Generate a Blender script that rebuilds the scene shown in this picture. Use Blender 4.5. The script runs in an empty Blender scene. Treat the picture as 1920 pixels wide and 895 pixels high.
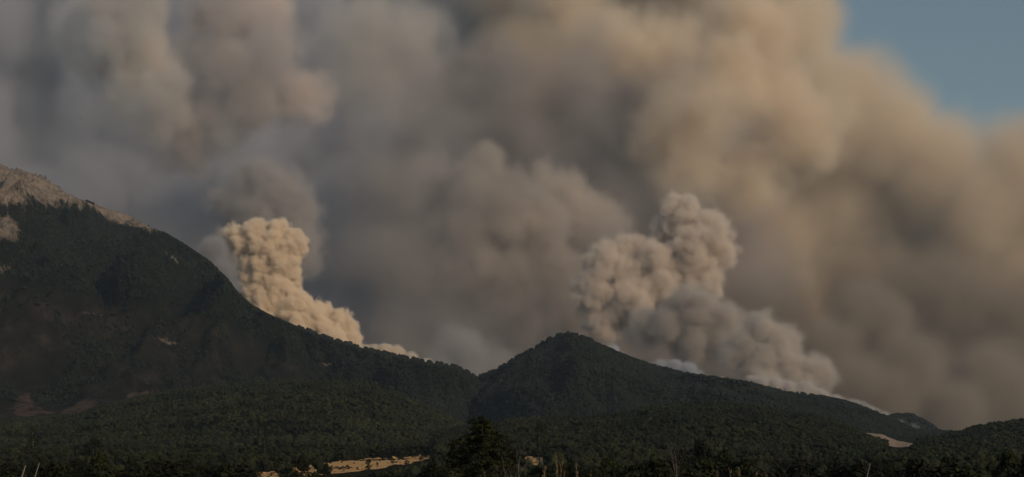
import bpy, bmesh, math, random
import numpy as np
from mathutils import Vector, Matrix

# ------------------------------------------------------------------ camera, sky, sun, exposure
S = bpy.context.scene
COL = S.collection
CAM_Z = 28.0
PITCH = math.radians(7.5)
FOC = 1920 / (2 * math.tan(math.radians(19.8)))       # focal length in photograph pixels
cam = bpy.data.cameras.new('camera')
cam_o = bpy.data.objects.new('camera', cam); COL.objects.link(cam_o); S.camera = cam_o
cam_o.location = (0, 0, CAM_Z); cam_o.rotation_euler = (math.pi / 2 + PITCH, 0, 0)
cam.sensor_width = 36; cam.lens = 18 / math.tan(math.radians(19.8))
cam.clip_start = 0.5; cam.clip_end = 90000

SUN_EL = math.radians(27); SUN_AZ = math.radians(48)   # azimuth of the sun behind the camera (0 = straight behind, plus = to its right)
to_sun = Vector((math.sin(SUN_AZ) * math.cos(SUN_EL), -math.cos(SUN_AZ) * math.cos(SUN_EL), math.sin(SUN_EL)))
world = bpy.data.worlds.new('World'); S.world = world; world.use_nodes = True
wn = world.node_tree
sky = wn.nodes.new('ShaderNodeTexSky'); sky.sky_type = 'NISHITA'; sky.sun_disc = False
sky.sun_elevation = SUN_EL
sky.sun_rotation = math.atan2(to_sun.x, to_sun.y)
sky.air_density = 1.0; sky.dust_density = 2.0; sky.ozone_density = 0.2
tint = wn.nodes.new('ShaderNodeMix'); tint.data_type = 'RGBA'; tint.blend_type = 'MULTIPLY'; tint.inputs[0].default_value = 1
tint.inputs[7].default_value = (0.90, 1.02, 0.93, 1)
wn.links.new(sky.outputs[0], tint.inputs[6]); wn.links.new(tint.outputs[2], wn.nodes['Background'].inputs[0])
wn.nodes['Background'].inputs[1].default_value = 0.13
sun = bpy.data.lights.new('sun', 'SUN'); sun.energy = 4.2; sun.angle = math.radians(0.5); sun.color = (1, 0.775, 0.575)
sun_o = bpy.data.objects.new('sun', sun); COL.objects.link(sun_o)
sun_o.rotation_euler = to_sun.to_track_quat('Z', 'Y').to_euler()
S.view_settings.view_transform = 'Standard'; S.view_settings.look = 'None'
S.view_settings.exposure = -0.9; S.view_settings.gamma = 1
S.render.engine = 'CYCLES'
S.cycles.volume_bounces = 6; S.cycles.max_bounces = 8; S.cycles.diffuse_bounces = 2
S.cycles.transparent_max_bounces = 24
S.cycles.use_denoising = True
S.cycles.volume_step_rate = 2.0
S.cycles.volume_max_steps = 256

CP, SP = math.cos(PITCH), math.sin(PITCH)
HORIZON = 447.5 + FOC * math.tan(PITCH)


def ray(px, py):
    a = (px - 960) / FOC; b = (447.5 - py) / FOC
    d = Vector((a, CP - SP * b, SP + CP * b))
    return d / d.y


def P(px, py, Y):
    """the point at distance Y ahead that the photograph shows at (px, py)"""
    return Vector((0, 0, CAM_Z)) + ray(px, py) * Y


def proj(x, y, z):
    """world -> photograph pixel (numpy friendly)"""
    z = z - CAM_Z
    fw = y * CP + z * SP; up = -y * SP + z * CP
    return 960 + FOC * x / fw, 447.5 - FOC * up / fw


# ------------------------------------------------------------------ helpers
def tag(o, label=None, cat=None, group=None, kind=None):
    for k, v in (('label', label), ('category', cat), ('group', group), ('kind', kind)):
        if v: o[k] = v
    return o


def link(name, me, mat=None, parent=None, smooth=False):
    o = bpy.data.objects.new(name, me); COL.objects.link(o)
    if mat and not me.materials: me.materials.append(mat)
    if parent: o.parent = parent
    if smooth: me.shade_smooth()
    return o


def mesh_np(name, verts, faces, mat=None):
    me = bpy.data.meshes.new(name)
    verts = np.asarray(verts, np.float32); faces = np.asarray(faces, np.int32)
    n, k = faces.shape
    me.vertices.add(len(verts)); me.vertices.foreach_set('co', verts.ravel())
    me.loops.add(n * k); me.loops.foreach_set('vertex_index', faces.ravel())
    me.polygons.add(n); me.polygons.foreach_set('loop_start', np.arange(0, n * k, k, dtype=np.int32))
    me.update(calc_edges=True); me.validate()
    if mat: me.materials.append(mat)
    return me


_rng = np.random.RandomState(7)
_perm = np.concatenate([_rng.permutation(256)] * 3)
_ang = _rng.uniform(0, 2 * np.pi, 256)
_gx, _gy = np.cos(_ang), np.sin(_ang)


def gnoise(x, y):
    x = np.asarray(x, float); y = np.asarray(y, float)
    xi = np.floor(x).astype(int); yi = np.floor(y).astype(int); xf = x - xi; yf = y - yi
    xi &= 255; yi &= 255
    u = xf ** 3 * (xf * (xf * 6 - 15) + 10); v = yf ** 3 * (yf * (yf * 6 - 15) + 10)

    def g(ix, iy, dx, dy):
        h = _perm[_perm[ix & 255] + (iy & 255)]
        return _gx[h] * dx + _gy[h] * dy
    a = g(xi, yi, xf, yf); b = g(xi + 1, yi, xf - 1, yf); c = g(xi, yi + 1, xf, yf - 1); d = g(xi + 1, yi + 1, xf - 1, yf - 1)
    return ((a + (b - a) * u) * (1 - v) + (c + (d - c) * u) * v) * 1.5


def fbm(x, y, octv=5, gain=0.5):
    s = 0; a = 1; t = 0
    for i in range(octv):
        s = s + a * gnoise(x * 2 ** i + 17.3 * i, y * 2 ** i + 9.1 * i); t += a; a *= gain
    return s / t


def ridged(x, y, octv=4):
    s = 0; a = 1; t = 0
    for i in range(octv):
        s = s + a * (1 - 2 * np.abs(gnoise(x * 2 ** i + 31.7 * i, y * 2 ** i + 5.3 * i))); t += a; a *= 0.5
    return s / t


# ------------------------------------------------------------------ materials
def new_mat(name):
    m = bpy.data.materials.new(name); m.use_nodes = True
    return m, m.node_tree, m.node_tree.nodes['Principled BSDF']


def ramp_noise(nt, scale, cols, detail=6, rough=0.6, coord='Object', vec=None):
    tc = nt.nodes.new('ShaderNodeTexCoord')
    nz = nt.nodes.new('ShaderNodeTexNoise'); nz.inputs['Scale'].default_value = scale
    nz.inputs['Detail'].default_value = detail; nz.inputs['Roughness'].default_value = rough
    nt.links.new(vec or tc.outputs[coord], nz.inputs['Vector'])
    r = nt.nodes.new('ShaderNodeValToRGB'); nt.links.new(nz.outputs['Fac'], r.inputs[0])
    el = r.color_ramp.elements
    for i, (p, c) in enumerate(cols):
        e = el[i] if i < 2 else el.new(p)
        e.position = p; e.color = (*c, 1)
    return r.outputs[0], nz.outputs['Fac']


def mix(nt, fac, a, b):
    m = nt.nodes.new('ShaderNodeMix'); m.data_type = 'RGBA'
    for s, v in ((m.inputs[0], fac), (m.inputs[6], a), (m.inputs[7], b)):
        if isinstance(v, (int, float)): s.default_value = v
        elif isinstance(v, tuple): s.default_value = (*v, 1)
        else: nt.links.new(v, s)
    return m.outputs[2]


def attr(nt, name):
    a = nt.nodes.new('ShaderNodeAttribute'); a.attribute_name = name
    return a.outputs['Fac']


def math_node(nt, op, a, b=0.0, clamp=False):
    m = nt.nodes.new('ShaderNodeMath'); m.operation = op; m.use_clamp = clamp
    for s, v in ((m.inputs[0], a), (m.inputs[1], b)):
        if isinstance(v, (int, float)): s.default_value = v
        else: nt.links.new(v, s)
    return m.outputs[0]


def bump(nt, b, h, dist, strength=1.0):
    n = nt.nodes.new('ShaderNodeBump'); n.inputs['Distance'].default_value = dist; n.inputs['Strength'].default_value = strength
    nt.links.new(h, n.inputs['Height']); nt.links.new(n.outputs[0], b.inputs['Normal'])


def foliage_mat(name, cols, per_object=0.35):
    """leaves: colour varies clump by clump and plant by plant"""
    m, nt, b = new_mat(name)
    c, _ = ramp_noise(nt, 0.9, cols, 3)
    oi = nt.nodes.new('ShaderNodeObjectInfo')
    hs = nt.nodes.new('ShaderNodeHueSaturation')
    v = math_node(nt, 'ADD', math_node(nt, 'MULTIPLY', oi.outputs['Random'], per_object * 2), 1 - per_object)
    pn = nt.nodes.new('ShaderNodeTexNoise'); pn.inputs['Scale'].default_value = 0.011; pn.inputs['Detail'].default_value = 4; pn.inputs['Roughness'].default_value = 0.65
    nt.links.new(oi.outputs['Location'], pn.inputs['Vector'])
    pv = math_node(nt, 'MULTIPLY_ADD', pn.outputs['Fac'], 2.6); pv.node.inputs[2].default_value = -0.3
    v = math_node(nt, 'MULTIPLY', v, math_node(nt, 'MAXIMUM', pv, 0.25))
    nt.links.new(v, hs.inputs['Value'])
    v = math_node(nt, 'MULTIPLY', v, 0.56); nt.links.new(v, hs.inputs['Value'])
    hh = math_node(nt, 'ADD', math_node(nt, 'MULTIPLY', oi.outputs['Random'], 0.05), 0.475)
    nt.links.new(hh, hs.inputs['Hue'])
    nt.links.new(c, hs.inputs['Color'])
    nt.links.new(hs.outputs[0], b.inputs['Base Color']); b.inputs['Roughness'].default_value = 0.75
    b.inputs['Specular IOR Level'].default_value = 0.15
    return m


M = {}
M['leaf'] = foliage_mat('dark_green_leaves', [(0.3, (0.010, 0.012, 0.005)), (0.7, (0.032, 0.036, 0.013))])
M['olive'] = foliage_mat('olive_leaves', [(0.3, (0.014, 0.016, 0.005)), (0.7, (0.046, 0.048, 0.013))])
M['conifer'] = foliage_mat('conifer_needles', [(0.3, (0.010, 0.012, 0.004)), (0.7, (0.050, 0.052, 0.014))], 0.2)
M['far'] = foliage_mat('distant_canopy', [(0.3, (0.009, 0.012, 0.007)), (0.7, (0.024, 0.029, 0.016))], 0.4)
M['bark'], nt, b = new_mat('bark')
c, f = ramp_noise(nt, 6, [(0.3, (0.03, 0.025, 0.02)), (0.7, (0.09, 0.075, 0.06))]); nt.links.new(c, b.inputs['Base Color']); bump(nt, b, f, 0.05)
M['deadwood'], nt, b = new_mat('bleached_dead_wood')
c, f = ramp_noise(nt, 4, [(0.3, (0.12, 0.10, 0.085)), (0.7, (0.26, 0.22, 0.19))]); nt.links.new(c, b.inputs['Base Color']); bump(nt, b, f, 0.03)
M['straw'], nt, b = new_mat('dry_straw')
c, f = ramp_noise(nt, 9, [(0.3, (0.12, 0.07, 0.035)), (0.7, (0.22, 0.14, 0.07))]); nt.links.new(c, b.inputs['Base Color'])
b.inputs['Roughness'].default_value = 0.9
M['meadow'], nt, b = new_mat('dry_meadow')
c, f = ramp_noise(nt, 0.05, [(0.3, (0.26, 0.14, 0.04)), (0.55, (0.44, 0.25, 0.085)), (0.75, (0.20, 0.12, 0.045))], 8, 0.7)
nt.links.new(c, b.inputs['Base Color']); b.inputs['Roughness'].default_value = 1; bump(nt, b, f, 0.6)
M['clearing'], nt, b = new_mat('bare_pale_earth')
c, f = ramp_noise(nt, 0.03, [(0.3, (0.12, 0.085, 0.06)), (0.5, (0.20, 0.145, 0.10)), (0.7, (0.14, 0.09, 0.08))], 8, 0.7)
nt.links.new(c, b.inputs['Base Color']); b.inputs['Roughness'].default_value = 1; bump(nt, b, f, 1.0)
M['feather'], nt, b = new_mat('black_feathers')
c, f = ramp_noise(nt, 8, [(0.3, (0.010, 0.010, 0.011)), (0.7, (0.03, 0.03, 0.032))]); nt.links.new(c, b.inputs['Base Color'])
M['shed_wall'], nt, b = new_mat('whitewashed_boards')
c, f = ramp_noise(nt, 3, [(0.3, (0.45, 0.43, 0.40)), (0.7, (0.6, 0.58, 0.54))]); nt.links.new(c, b.inputs['Base Color'])
M['shed_roof'], nt, b = new_mat('sheet_metal_roof')
c, f = ramp_noise(nt, 3, [(0.3, (0.35, 0.34, 0.33)), (0.7, (0.5, 0.49, 0.47))]); nt.links.new(c, b.inputs['Base Color'])


def slope_mat(name, forest, scrub, sc=0.006):
    """hillside: forest and scrub by noise, rock and bare earth by the attributes 'rock' and 'bare'"""
    m, nt, b = new_mat(name)
    forest = [(p_, tuple(x * 0.66 for x in c_)) for p_, c_ in forest]; scrub = [(p_, tuple(x * 0.72 for x in c_)) for p_, c_ in scrub]
    a, fa = ramp_noise(nt, 0.035, forest, 8, 0.65)
    s, fs = ramp_noise(nt, 0.02, scrub, 8, 0.7)
    _, big = ramp_noise(nt, sc, [(0.4, (0, 0, 0)), (0.6, (1, 1, 1))], 5, 0.6)
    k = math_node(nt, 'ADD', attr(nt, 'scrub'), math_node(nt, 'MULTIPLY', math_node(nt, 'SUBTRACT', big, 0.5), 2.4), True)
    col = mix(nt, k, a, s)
    rk, fr = ramp_noise(nt, 0.03, [(0.32, (0.05, 0.045, 0.04)), (0.45, (0.15, 0.12, 0.10)), (0.58, (0.27, 0.215, 0.17)), (0.72, (0.12, 0.10, 0.09))], 11, 0.8)
    _, nr = ramp_noise(nt, 0.012, [(0.4, (0, 0, 0)), (0.6, (1, 1, 1))], 9, 0.72)
    kr = math_node(nt, 'MULTIPLY', math_node(nt, 'ADD', math_node(nt, 'SUBTRACT', attr(nt, 'rock'), 0.5), math_node(nt, 'MULTIPLY', math_node(nt, 'SUBTRACT', nr, 0.5), 2.6)), 3.0, True)
    col = mix(nt, kr, col, rk)
    be, _ = ramp_noise(nt, 0.04, [(0.3, (0.035, 0.025, 0.02)), (0.7, (0.12, 0.078, 0.062))], 9, 0.7)
    _, nb = ramp_noise(nt, 0.045, [(0.4, (0, 0, 0)), (0.6, (1, 1, 1))], 8, 0.75)
    kb = math_node(nt, 'MULTIPLY', math_node(nt, 'ADD', math_node(nt, 'SUBTRACT', attr(nt, 'bare'), 0.5), math_node(nt, 'MULTIPLY', math_node(nt, 'SUBTRACT', nb, 0.5), 4.2)), 2.5, True)
    col = mix(nt, kb, col, be)
    nt.links.new(col, b.inputs['Base Color']); b.inputs['Roughness'].default_value = 1
    b.inputs['Specular IOR Level'].default_value = 0.05
    bump(nt, b, fr, 14.0)
    return m


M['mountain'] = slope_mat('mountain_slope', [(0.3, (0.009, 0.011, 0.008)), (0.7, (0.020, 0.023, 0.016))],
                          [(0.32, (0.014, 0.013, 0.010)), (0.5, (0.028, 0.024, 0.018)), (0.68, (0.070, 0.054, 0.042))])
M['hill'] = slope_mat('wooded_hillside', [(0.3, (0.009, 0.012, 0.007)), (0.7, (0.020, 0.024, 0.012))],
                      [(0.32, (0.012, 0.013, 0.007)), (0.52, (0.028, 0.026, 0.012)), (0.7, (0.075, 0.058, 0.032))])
M['ground'] = slope_mat('scrubby_ground', [(0.3, (0.010, 0.012, 0.006)), (0.7, (0.022, 0.025, 0.011))],
                        [(0.3, (0.030, 0.027, 0.016)), (0.6, (0.045, 0.042, 0.022)), (0.75, (0.08, 0.06, 0.035))], 0.01)


# ------------------------------------------------------------------ terrain
def ground_z(x, y):
    """the slope under the camera and the plain beyond it"""
    y = np.asarray(y, float); x = np.asarray(x, float)
    z = np.interp(y, [-400, -30, 16, 32, 60, 150, 300, 500, 800, 1200], [44, 28, 26.2, 25.3, 21, 12.5, 6.5, 3.2, 0.8, 0])
    return z + fbm(x / 160, y / 160, 4) * np.clip((y - 60) / 500, 0, 1) * 5 - np.clip((y - 6000) / 30000, 0, 1) * 60


GX = np.concatenate([np.linspace(-30000, -3000, 14)[:-1], np.linspace(-3000, -400, 60)[:-1], np.linspace(-400, 400, 140), np.linspace(400, 3000, 60)[1:], np.linspace(3000, 30000, 14)[1:]])
GY = np.concatenate([np.linspace(-3000, -60, 12), np.linspace(-40, 200, 50), np.linspace(206, 1600, 160)[:-1], np.linspace(1600, 5000, 110), np.linspace(5200, 60000, 18)])
gx, gy = np.meshgrid(GX, GY)
gz = ground_z(gx, gy)
ny, nx = gx.shape
idx = np.arange(ny * nx).reshape(ny, nx)
quads = np.stack([idx[:-1, :-1], idx[:-1, 1:], idx[1:, 1:], idx[1:, :-1]], -1).reshape(-1, 4)
me = mesh_np('ground', np.stack([gx, gy, gz], -1).reshape(-1, 3), quads, M['ground'])
sa = me.attributes.new('scrub', 'FLOAT', 'POINT')
sa.data.foreach_set('value', np.clip(0.35 + fbm(gx / 300, gy / 300, 3), 0, 1).ravel().astype(np.float32))
ground = tag(link('ground', me, smooth=True), kind='structure')


class Land:
    """a landform whose skyline passes through the photograph's points SIL; columns run from its foot (v=0) over the ridge (v=1) to its back"""
    def __init__(s, name, sil, Yf, Yr, mat, nc=360, nv=150, base=0.0, power=1.15, spur=60, spur_len=350, jag=0, depth_back=900, seed=0, masks=None, fine=6):
        px = np.linspace(sil[0][0], sil[-1][0], nc)
        py = np.interp(px, [a for a, _ in sil], [b for _, b in sil])
        # gentle smoothing of the polyline and a ragged edge
        k = np.ones(5) / 5; py = np.convolve(np.pad(py, 2, mode='edge'), k, 'valid')
        jg = jag(px) if callable(jag) else fbm(px / 14 + seed * 7, px * 0 + 3.3, 4) * jag
        yf = np.interp(px, *zip(*Yf)) if isinstance(Yf, list) else np.full(nc, float(Yf))
        yr = np.interp(px, *zip(*Yr)) if isinstance(Yr, list) else np.full(nc, float(Yr))
        vs = np.concatenate([np.linspace(0, 1, nv), 1 + np.linspace(0, 1, 26)[1:]])
        PX, V = np.meshgrid(px, vs)
        YF, YR = np.broadcast_to(yf, PX.shape), np.broadcast_to(yr, PX.shape)
        t = np.clip(V, 0, 1); tb = np.clip(V - 1, 0, 1)
        Y = YF + (YR - YF) * t + depth_back * tb
        X = (PX - 960) / (FOC * CP) * Y
        ta = np.tan(PITCH + np.arctan((447.5 - py) / FOC))
        # (px also depends a little on z: solved once more below)
        zr = CAM_Z + ta * yr
        zr = np.maximum(zr, base + 1)
        ZR = np.broadcast_to(zr, PX.shape)
        fw = Y * CP + (ZR * t ** power - CAM_Z) * SP
        X = (PX - 960) / FOC * fw
        H = ZR - base
        sp = ridged((X + fbm(X / 900 + seed, Y / 900, 3) * 350) / spur_len + seed, Y / (spur_len * 3.2) + seed, 4)
        rough = fbm(X / 140 + seed, Y / 140, 5)
        m = np.clip(t / 0.25, 0, 1) * np.clip((1 - t) / 0.30, 0, 1) ** 0.8
        Z = base + H * t ** power + (sp * spur + rough * spur * 0.3) * m * np.clip(H / 160, 0.1, 1) + fbm(X / 35, Y / 35, 3) * fine * m
        lim = CAM_Z + (ZR - CAM_Z) / YR * Y * (0.985 + 0.015 * t) - (1 - t) * 3
        Z = np.where(t < 1, np.minimum(Z, np.maximum(lim, base - 2)), Z)
        Z = Z - jg[None, :] / FOC * yr[None, :] * np.clip((t - 0.93) / 0.07, 0, 1) ** 2
        Z = np.where(V > 1, base - 3 + (H + 3) * (1 - tb ** 1.5), Z)
        Z = np.where(V <= 0, base - 6, Z)
        s.px, s.vs, s.X, s.Y, s.Z, s.nv, s.base = px, vs, X, Y, Z, nv, base
        n0, n1 = X.shape
        ix = np.arange(n0 * n1).reshape(n0, n1)
        q = np.stack([ix[:-1, :-1], ix[:-1, 1:], ix[1:, 1:], ix[1:, :-1]], -1).reshape(-1, 4)
        me = mesh_np(name, np.stack([X, Y, Z], -1).reshape(-1, 3), q, mat)
        qx, qy = proj(X, Y, Z)
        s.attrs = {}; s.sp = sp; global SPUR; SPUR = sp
        for a in ('scrub', 'rock', 'bare'):
            val = masks[a](qx, qy, V, Z) if masks and a in masks else np.zeros_like(X)
            s.attrs[a] = val
            at = me.attributes.new(a, 'FLOAT', 'POINT'); at.data.foreach_set('value', np.clip(val, 0, 1).ravel().astype(np.float32))
        s.o = tag(link(name, me, smooth=True), kind='structure')

    def sample(s, n, rng, vmin=0.03, vmax=1.02, bias=1.0):
        """n random points on the visible face: positions and the attribute values there"""
        cx = rng.uniform(0, len(s.px) - 1.001, n); v = vmin + (vmax - vmin) * rng.uniform(0, 1, n) ** bias
        r = np.interp(v, s.vs, np.arange(len(s.vs)))
        i = np.floor(r).astype(int); j = np.floor(cx).astype(int); i = np.minimum(i, len(s.vs) - 2)
        fr = r - i; fc = cx - j

        def bi(A): return (A[i, j] * (1 - fc) + A[i, j + 1] * fc) * (1 - fr) + (A[i + 1, j] * (1 - fc) + A[i + 1, j + 1] * fc) * fr
        return bi(s.X), bi(s.Y), bi(s.Z), {k: bi(a) for k, a in s.attrs.items()}, v


def poly_mask(pts, soft):
    """1 above the polyline (towards the top of the picture), 0 below it"""
    xs, ys = zip(*pts)
    return lambda qx, qy: np.clip(0.5 + (np.interp(qx, xs, ys) - qy) / soft, 0, 1)


def ell(qx, qy, cx, cy, rx, ry, ang=0.0, soft=0.6):
    c, s_ = math.cos(ang), math.sin(ang)
    u = ((qx - cx) * c + (qy - cy) * s_) / rx; v = (-(qx - cx) * s_ + (qy - cy) * c) / ry
    return np.clip((1 + soft - np.sqrt(u * u + v * v)) / (2 * soft), 0, 1)


rock_edge = poly_mask([(-200, 385), (0, 392), (30, 384), (60, 384), (100, 391), (145, 392), (165, 388), (200, 412), (240, 426), (290, 438), (330, 440), (500, 400), (900, 300)], 42)


def m_rock(qx, qy, V, Z):
    r = rock_edge(qx, qy)
    r = np.maximum(r, ell(qx, qy, 2, 428, 40, 30, 0.1))
    r = np.maximum(r, 0.62 * ell(qx, qy, 10, 492, 40, 20, -0.5))
    r = np.maximum(r, 0.66 * ell(qx, qy, 322, 482, 34, 5, 0.75))
    r = np.maximum(r, 0.60 * ell(qx, qy, 170, 590, 45, 7, 0.2))
    r = np.maximum(r, 0.50 * ell(qx, qy, 310, 640, 50, 7, 0.2))
    r = np.maximum(r, 0.56 * ell(qx, qy, 240, 695, 22, 5, 0))
    r = np.maximum(r, 0.56 * ell(qx, qy, 610, 680, 30, 8, 0.5))
    r = np.maximum(r, 0.55 * ell(qx, qy, 662, 682, 14, 6, -0.4))
    return r


def m_bare(qx, qy, V, Z):
    qx = qx + 14 * fbm(qx / 22, qy / 12, 3); qy = qy + 9 * fbm(qx / 20 + 5, qy / 14, 3)
    b_ = np.maximum(ell(qx, qy, 54, 772, 44, 10, 0.05, 0.5), ell(qx, qy, 48, 756, 18, 18, 0.1, 0.5))
    b_ = np.maximum(b_, ell(qx, qy, 152, 766, 38, 12, -0.35, 0.25))
    b_ = np.maximum(b_, 0.9 * ell(qx, qy, 262, 741, 34, 7, -0.25, 0.4))
    return b_


def m_scrub_shade(qx, qy, V, Z):
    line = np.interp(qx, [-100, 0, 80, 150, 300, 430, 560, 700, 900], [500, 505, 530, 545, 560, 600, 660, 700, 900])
    return np.clip((qy - line) / 40, 0, 1) * (0.75 + (SPUR - 0.45) * 1.3) - 0.55 * np.clip((line - qy) / 30, 0, 1) - 0.6 * np.clip((qx - 690) / 60, 0, 1)  # scrub line, with relief shading painted in: pale spurs, darker gullies and fold


def jag_mtn(px):
    return np.abs(fbm(px / 9, px * 0, 4)) * -26 * np.clip((125 - px) / 30, 0, 1) + fbm(px / 18, px * 0 + 4, 4) * 5


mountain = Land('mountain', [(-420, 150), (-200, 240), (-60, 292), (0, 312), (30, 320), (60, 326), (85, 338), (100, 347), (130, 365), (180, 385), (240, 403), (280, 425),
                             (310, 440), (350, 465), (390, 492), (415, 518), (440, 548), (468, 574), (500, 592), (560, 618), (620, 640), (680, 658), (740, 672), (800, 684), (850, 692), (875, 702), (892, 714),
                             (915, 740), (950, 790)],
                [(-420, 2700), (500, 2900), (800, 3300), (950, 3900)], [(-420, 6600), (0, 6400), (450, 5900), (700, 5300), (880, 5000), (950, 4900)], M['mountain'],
                nc=620, nv=320, power=1.22, spur=300, spur_len=450, jag=jag_mtn, depth_back=1500, seed=3, masks={'rock': m_rock, 'bare': m_bare, 'scrub': m_scrub_shade}, fine=7)


def h_rock(qx, qy, V, Z):
    r = 0.60 * ell(qx, qy, 955, 752, 18, 10, -0.2)
    r = np.maximum(r, 0.55 * ell(qx, qy, 963, 730, 8, 14, 0))
    return r


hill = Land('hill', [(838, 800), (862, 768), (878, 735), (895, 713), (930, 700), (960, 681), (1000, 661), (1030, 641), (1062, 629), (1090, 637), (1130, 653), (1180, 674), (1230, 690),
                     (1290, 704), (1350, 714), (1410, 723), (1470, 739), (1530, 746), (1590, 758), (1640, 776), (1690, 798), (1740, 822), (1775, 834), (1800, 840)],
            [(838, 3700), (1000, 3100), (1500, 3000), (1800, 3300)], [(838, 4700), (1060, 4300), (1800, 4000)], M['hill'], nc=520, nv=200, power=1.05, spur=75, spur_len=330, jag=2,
            seed=11, masks={'rock': h_rock, 'scrub': lambda x, y, V, Z: 0.25 + 0.4 * np.clip((x - 1060) / 60, 0, 1) * np.clip((y - 640) / 40, 0, 1) - 0.3 * np.clip((1050 - x) / 60, 0, 1)})  # left flank darker, right flank lighter: its shade and sunlight painted into the colour
smoking_ridge = Land('hill', [(1560, 812), (1640, 786), (1680, 780), (1710, 781), (1735, 792), (1755, 806), (1775, 824), (1790, 836)], 4300, 5000, M['hill'], nc=80, nv=50, spur=10, jag=5, seed=21,
                     masks={'scrub': lambda x, y, V, Z: 0.0 * x - 0.2})
foothill = Land('hill', [(-300, 815), (-100, 800), (0, 789), (60, 787), (130, 783), (200, 762), (260, 747), (300, 739), (400, 725), (480, 718), (560, 716), (640, 718), (700, 725), (750, 740), (800, 765), (850, 790), (890, 806)],
                [(-300, 1350), (890, 1600)], [(-300, 2500), (480, 2700), (890, 2300)], M['hill'], nc=360, nv=130, power=1.0, spur=30, spur_len=260, jag=2, seed=31,
                masks={'scrub': lambda x, y, V, Z: 0.1 * x ** 0})
right_foothill = Land('hill', [(820, 822), (900, 806), (1000, 797), (1080, 795), (1160, 786), (1220, 774), (1280, 766), (1340, 763), (1400, 768), (1460, 779), (1520, 787), (1560, 797), (1600, 810), (1625, 826), (1660, 840)],
                      [(820, 1200), (1660, 1350)], [(820, 1800), (1340, 2000), (1660, 1900)], M['hill'], nc=260, nv=90, power=1.0, spur=22, spur_len=220, jag=2, seed=41,
                      masks={'scrub': lambda x, y, V, Z: 0.1 * x ** 0})
knoll = Land('hill', [(1755, 838), (1785, 826), (1830, 812), (1870, 803), (1920, 797), (2000, 790), (2150, 780)], 1500, 2100, M['hill'], nc=120, nv=60, power=1.0, spur=10, jag=2, seed=51)
print('terrain done')

# pale clearing: an earth bank facing the camera
def strip(name, top, bot, Yt, Yb, mat, n=40, rows=10, bulge=0.6):
    us = np.linspace(0, 1, n)
    v = []
    for r in range(rows):
        t = r / (rows - 1)
        for u in us:
            a = (np.interp(u, np.linspace(0, 1, len(top)), [p[0] for p in top]), np.interp(u, np.linspace(0, 1, len(top)), [p[1] for p in top]))
            b_ = (np.interp(u, np.linspace(0, 1, len(bot)), [p[0] for p in bot]), np.interp(u, np.linspace(0, 1, len(bot)), [p[1] for p in bot]))
            p = P(b_[0] + (a[0] - b_[0]) * t, b_[1] + (a[1] - b_[1]) * t, Yb + (Yt - Yb) * t)
            p.z += math.sin(math.pi * t) * bulge + float(gnoise(u * 9, t * 3)) * bulge * 0.6
            v.append(p)
    ix = np.arange(rows * n).reshape(rows, n)
    q = np.stack([ix[:-1, :-1], ix[:-1, 1:], ix[1:, 1:], ix[1:, :-1]], -1).reshape(-1, 4)
    me = mesh_np(name, [tuple(p) for p in v], q, mat)
    return tag(link(name, me, smooth=True), kind='structure')


strip('clearing', [(1607, 813), (1630, 812), (1655, 815), (1680, 826), (1712, 832)], [(1612, 826), (1630, 829), (1650, 833), (1680, 839), (1708, 838)], 1950, 1750, M['clearing'], bulge=1.0)
# tan dry meadow on the plain
mw_top = [(462, 889), (520, 884), (560, 876), (620, 867), (700, 861), (790, 855), (812, 855)]
mw_bot = [(462, 895), (540, 897), (600, 892), (660, 886), (720, 875), (790, 864), (812, 858)]


def ground_strip(name, top, bot, mat, n=90, rows=14, lift=0.25):
    v = []
    for r in range(rows):
        t = r / (rows - 1)
        for u in np.linspace(0, 1, n):
            tx = np.interp(u, np.linspace(0, 1, len(top)), [p[0] for p in top]); ty = np.interp(tx, *zip(*top))
            bx = np.interp(u, np.linspace(0, 1, len(bot)), [p[0] for p in bot]); by = np.interp(bx, *zip(*bot))
            px = bx + (tx - bx) * t; py = by + (ty - by) * t + float(gnoise(u * 14, t)) * 2 * (t * 2 - 1)
            Y = 900.0
            for _ in range(12):
                d = ray(px, py); Y = (float(ground_z(d.x * Y, Y)) - CAM_Z) / d.z
            v.append((d.x * Y, Y, float(ground_z(d.x * Y, Y)) + lift))
    ix = np.arange(rows * n).reshape(rows, n)
    q = np.stack([ix[:-1, :-1], ix[:-1, 1:], ix[1:, 1:], ix[1:, :-1]], -1).reshape(-1, 4)
    return tag(link(name, mesh_np(name, v, q, mat), smooth=True), kind='structure'), v


meadow, mv = ground_strip('meadow', mw_top, mw_bot, M['meadow'])
print('meadow Y', min(p[1] for p in mv), max(p[1] for p in mv))
field2, _ = ground_strip('meadow', [(955, 864), (985, 853), (1015, 856), (1035, 860)], [(958, 872), (985, 868), (1015, 866), (1035, 864)], M['meadow'], n=24, rows=6)


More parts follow.
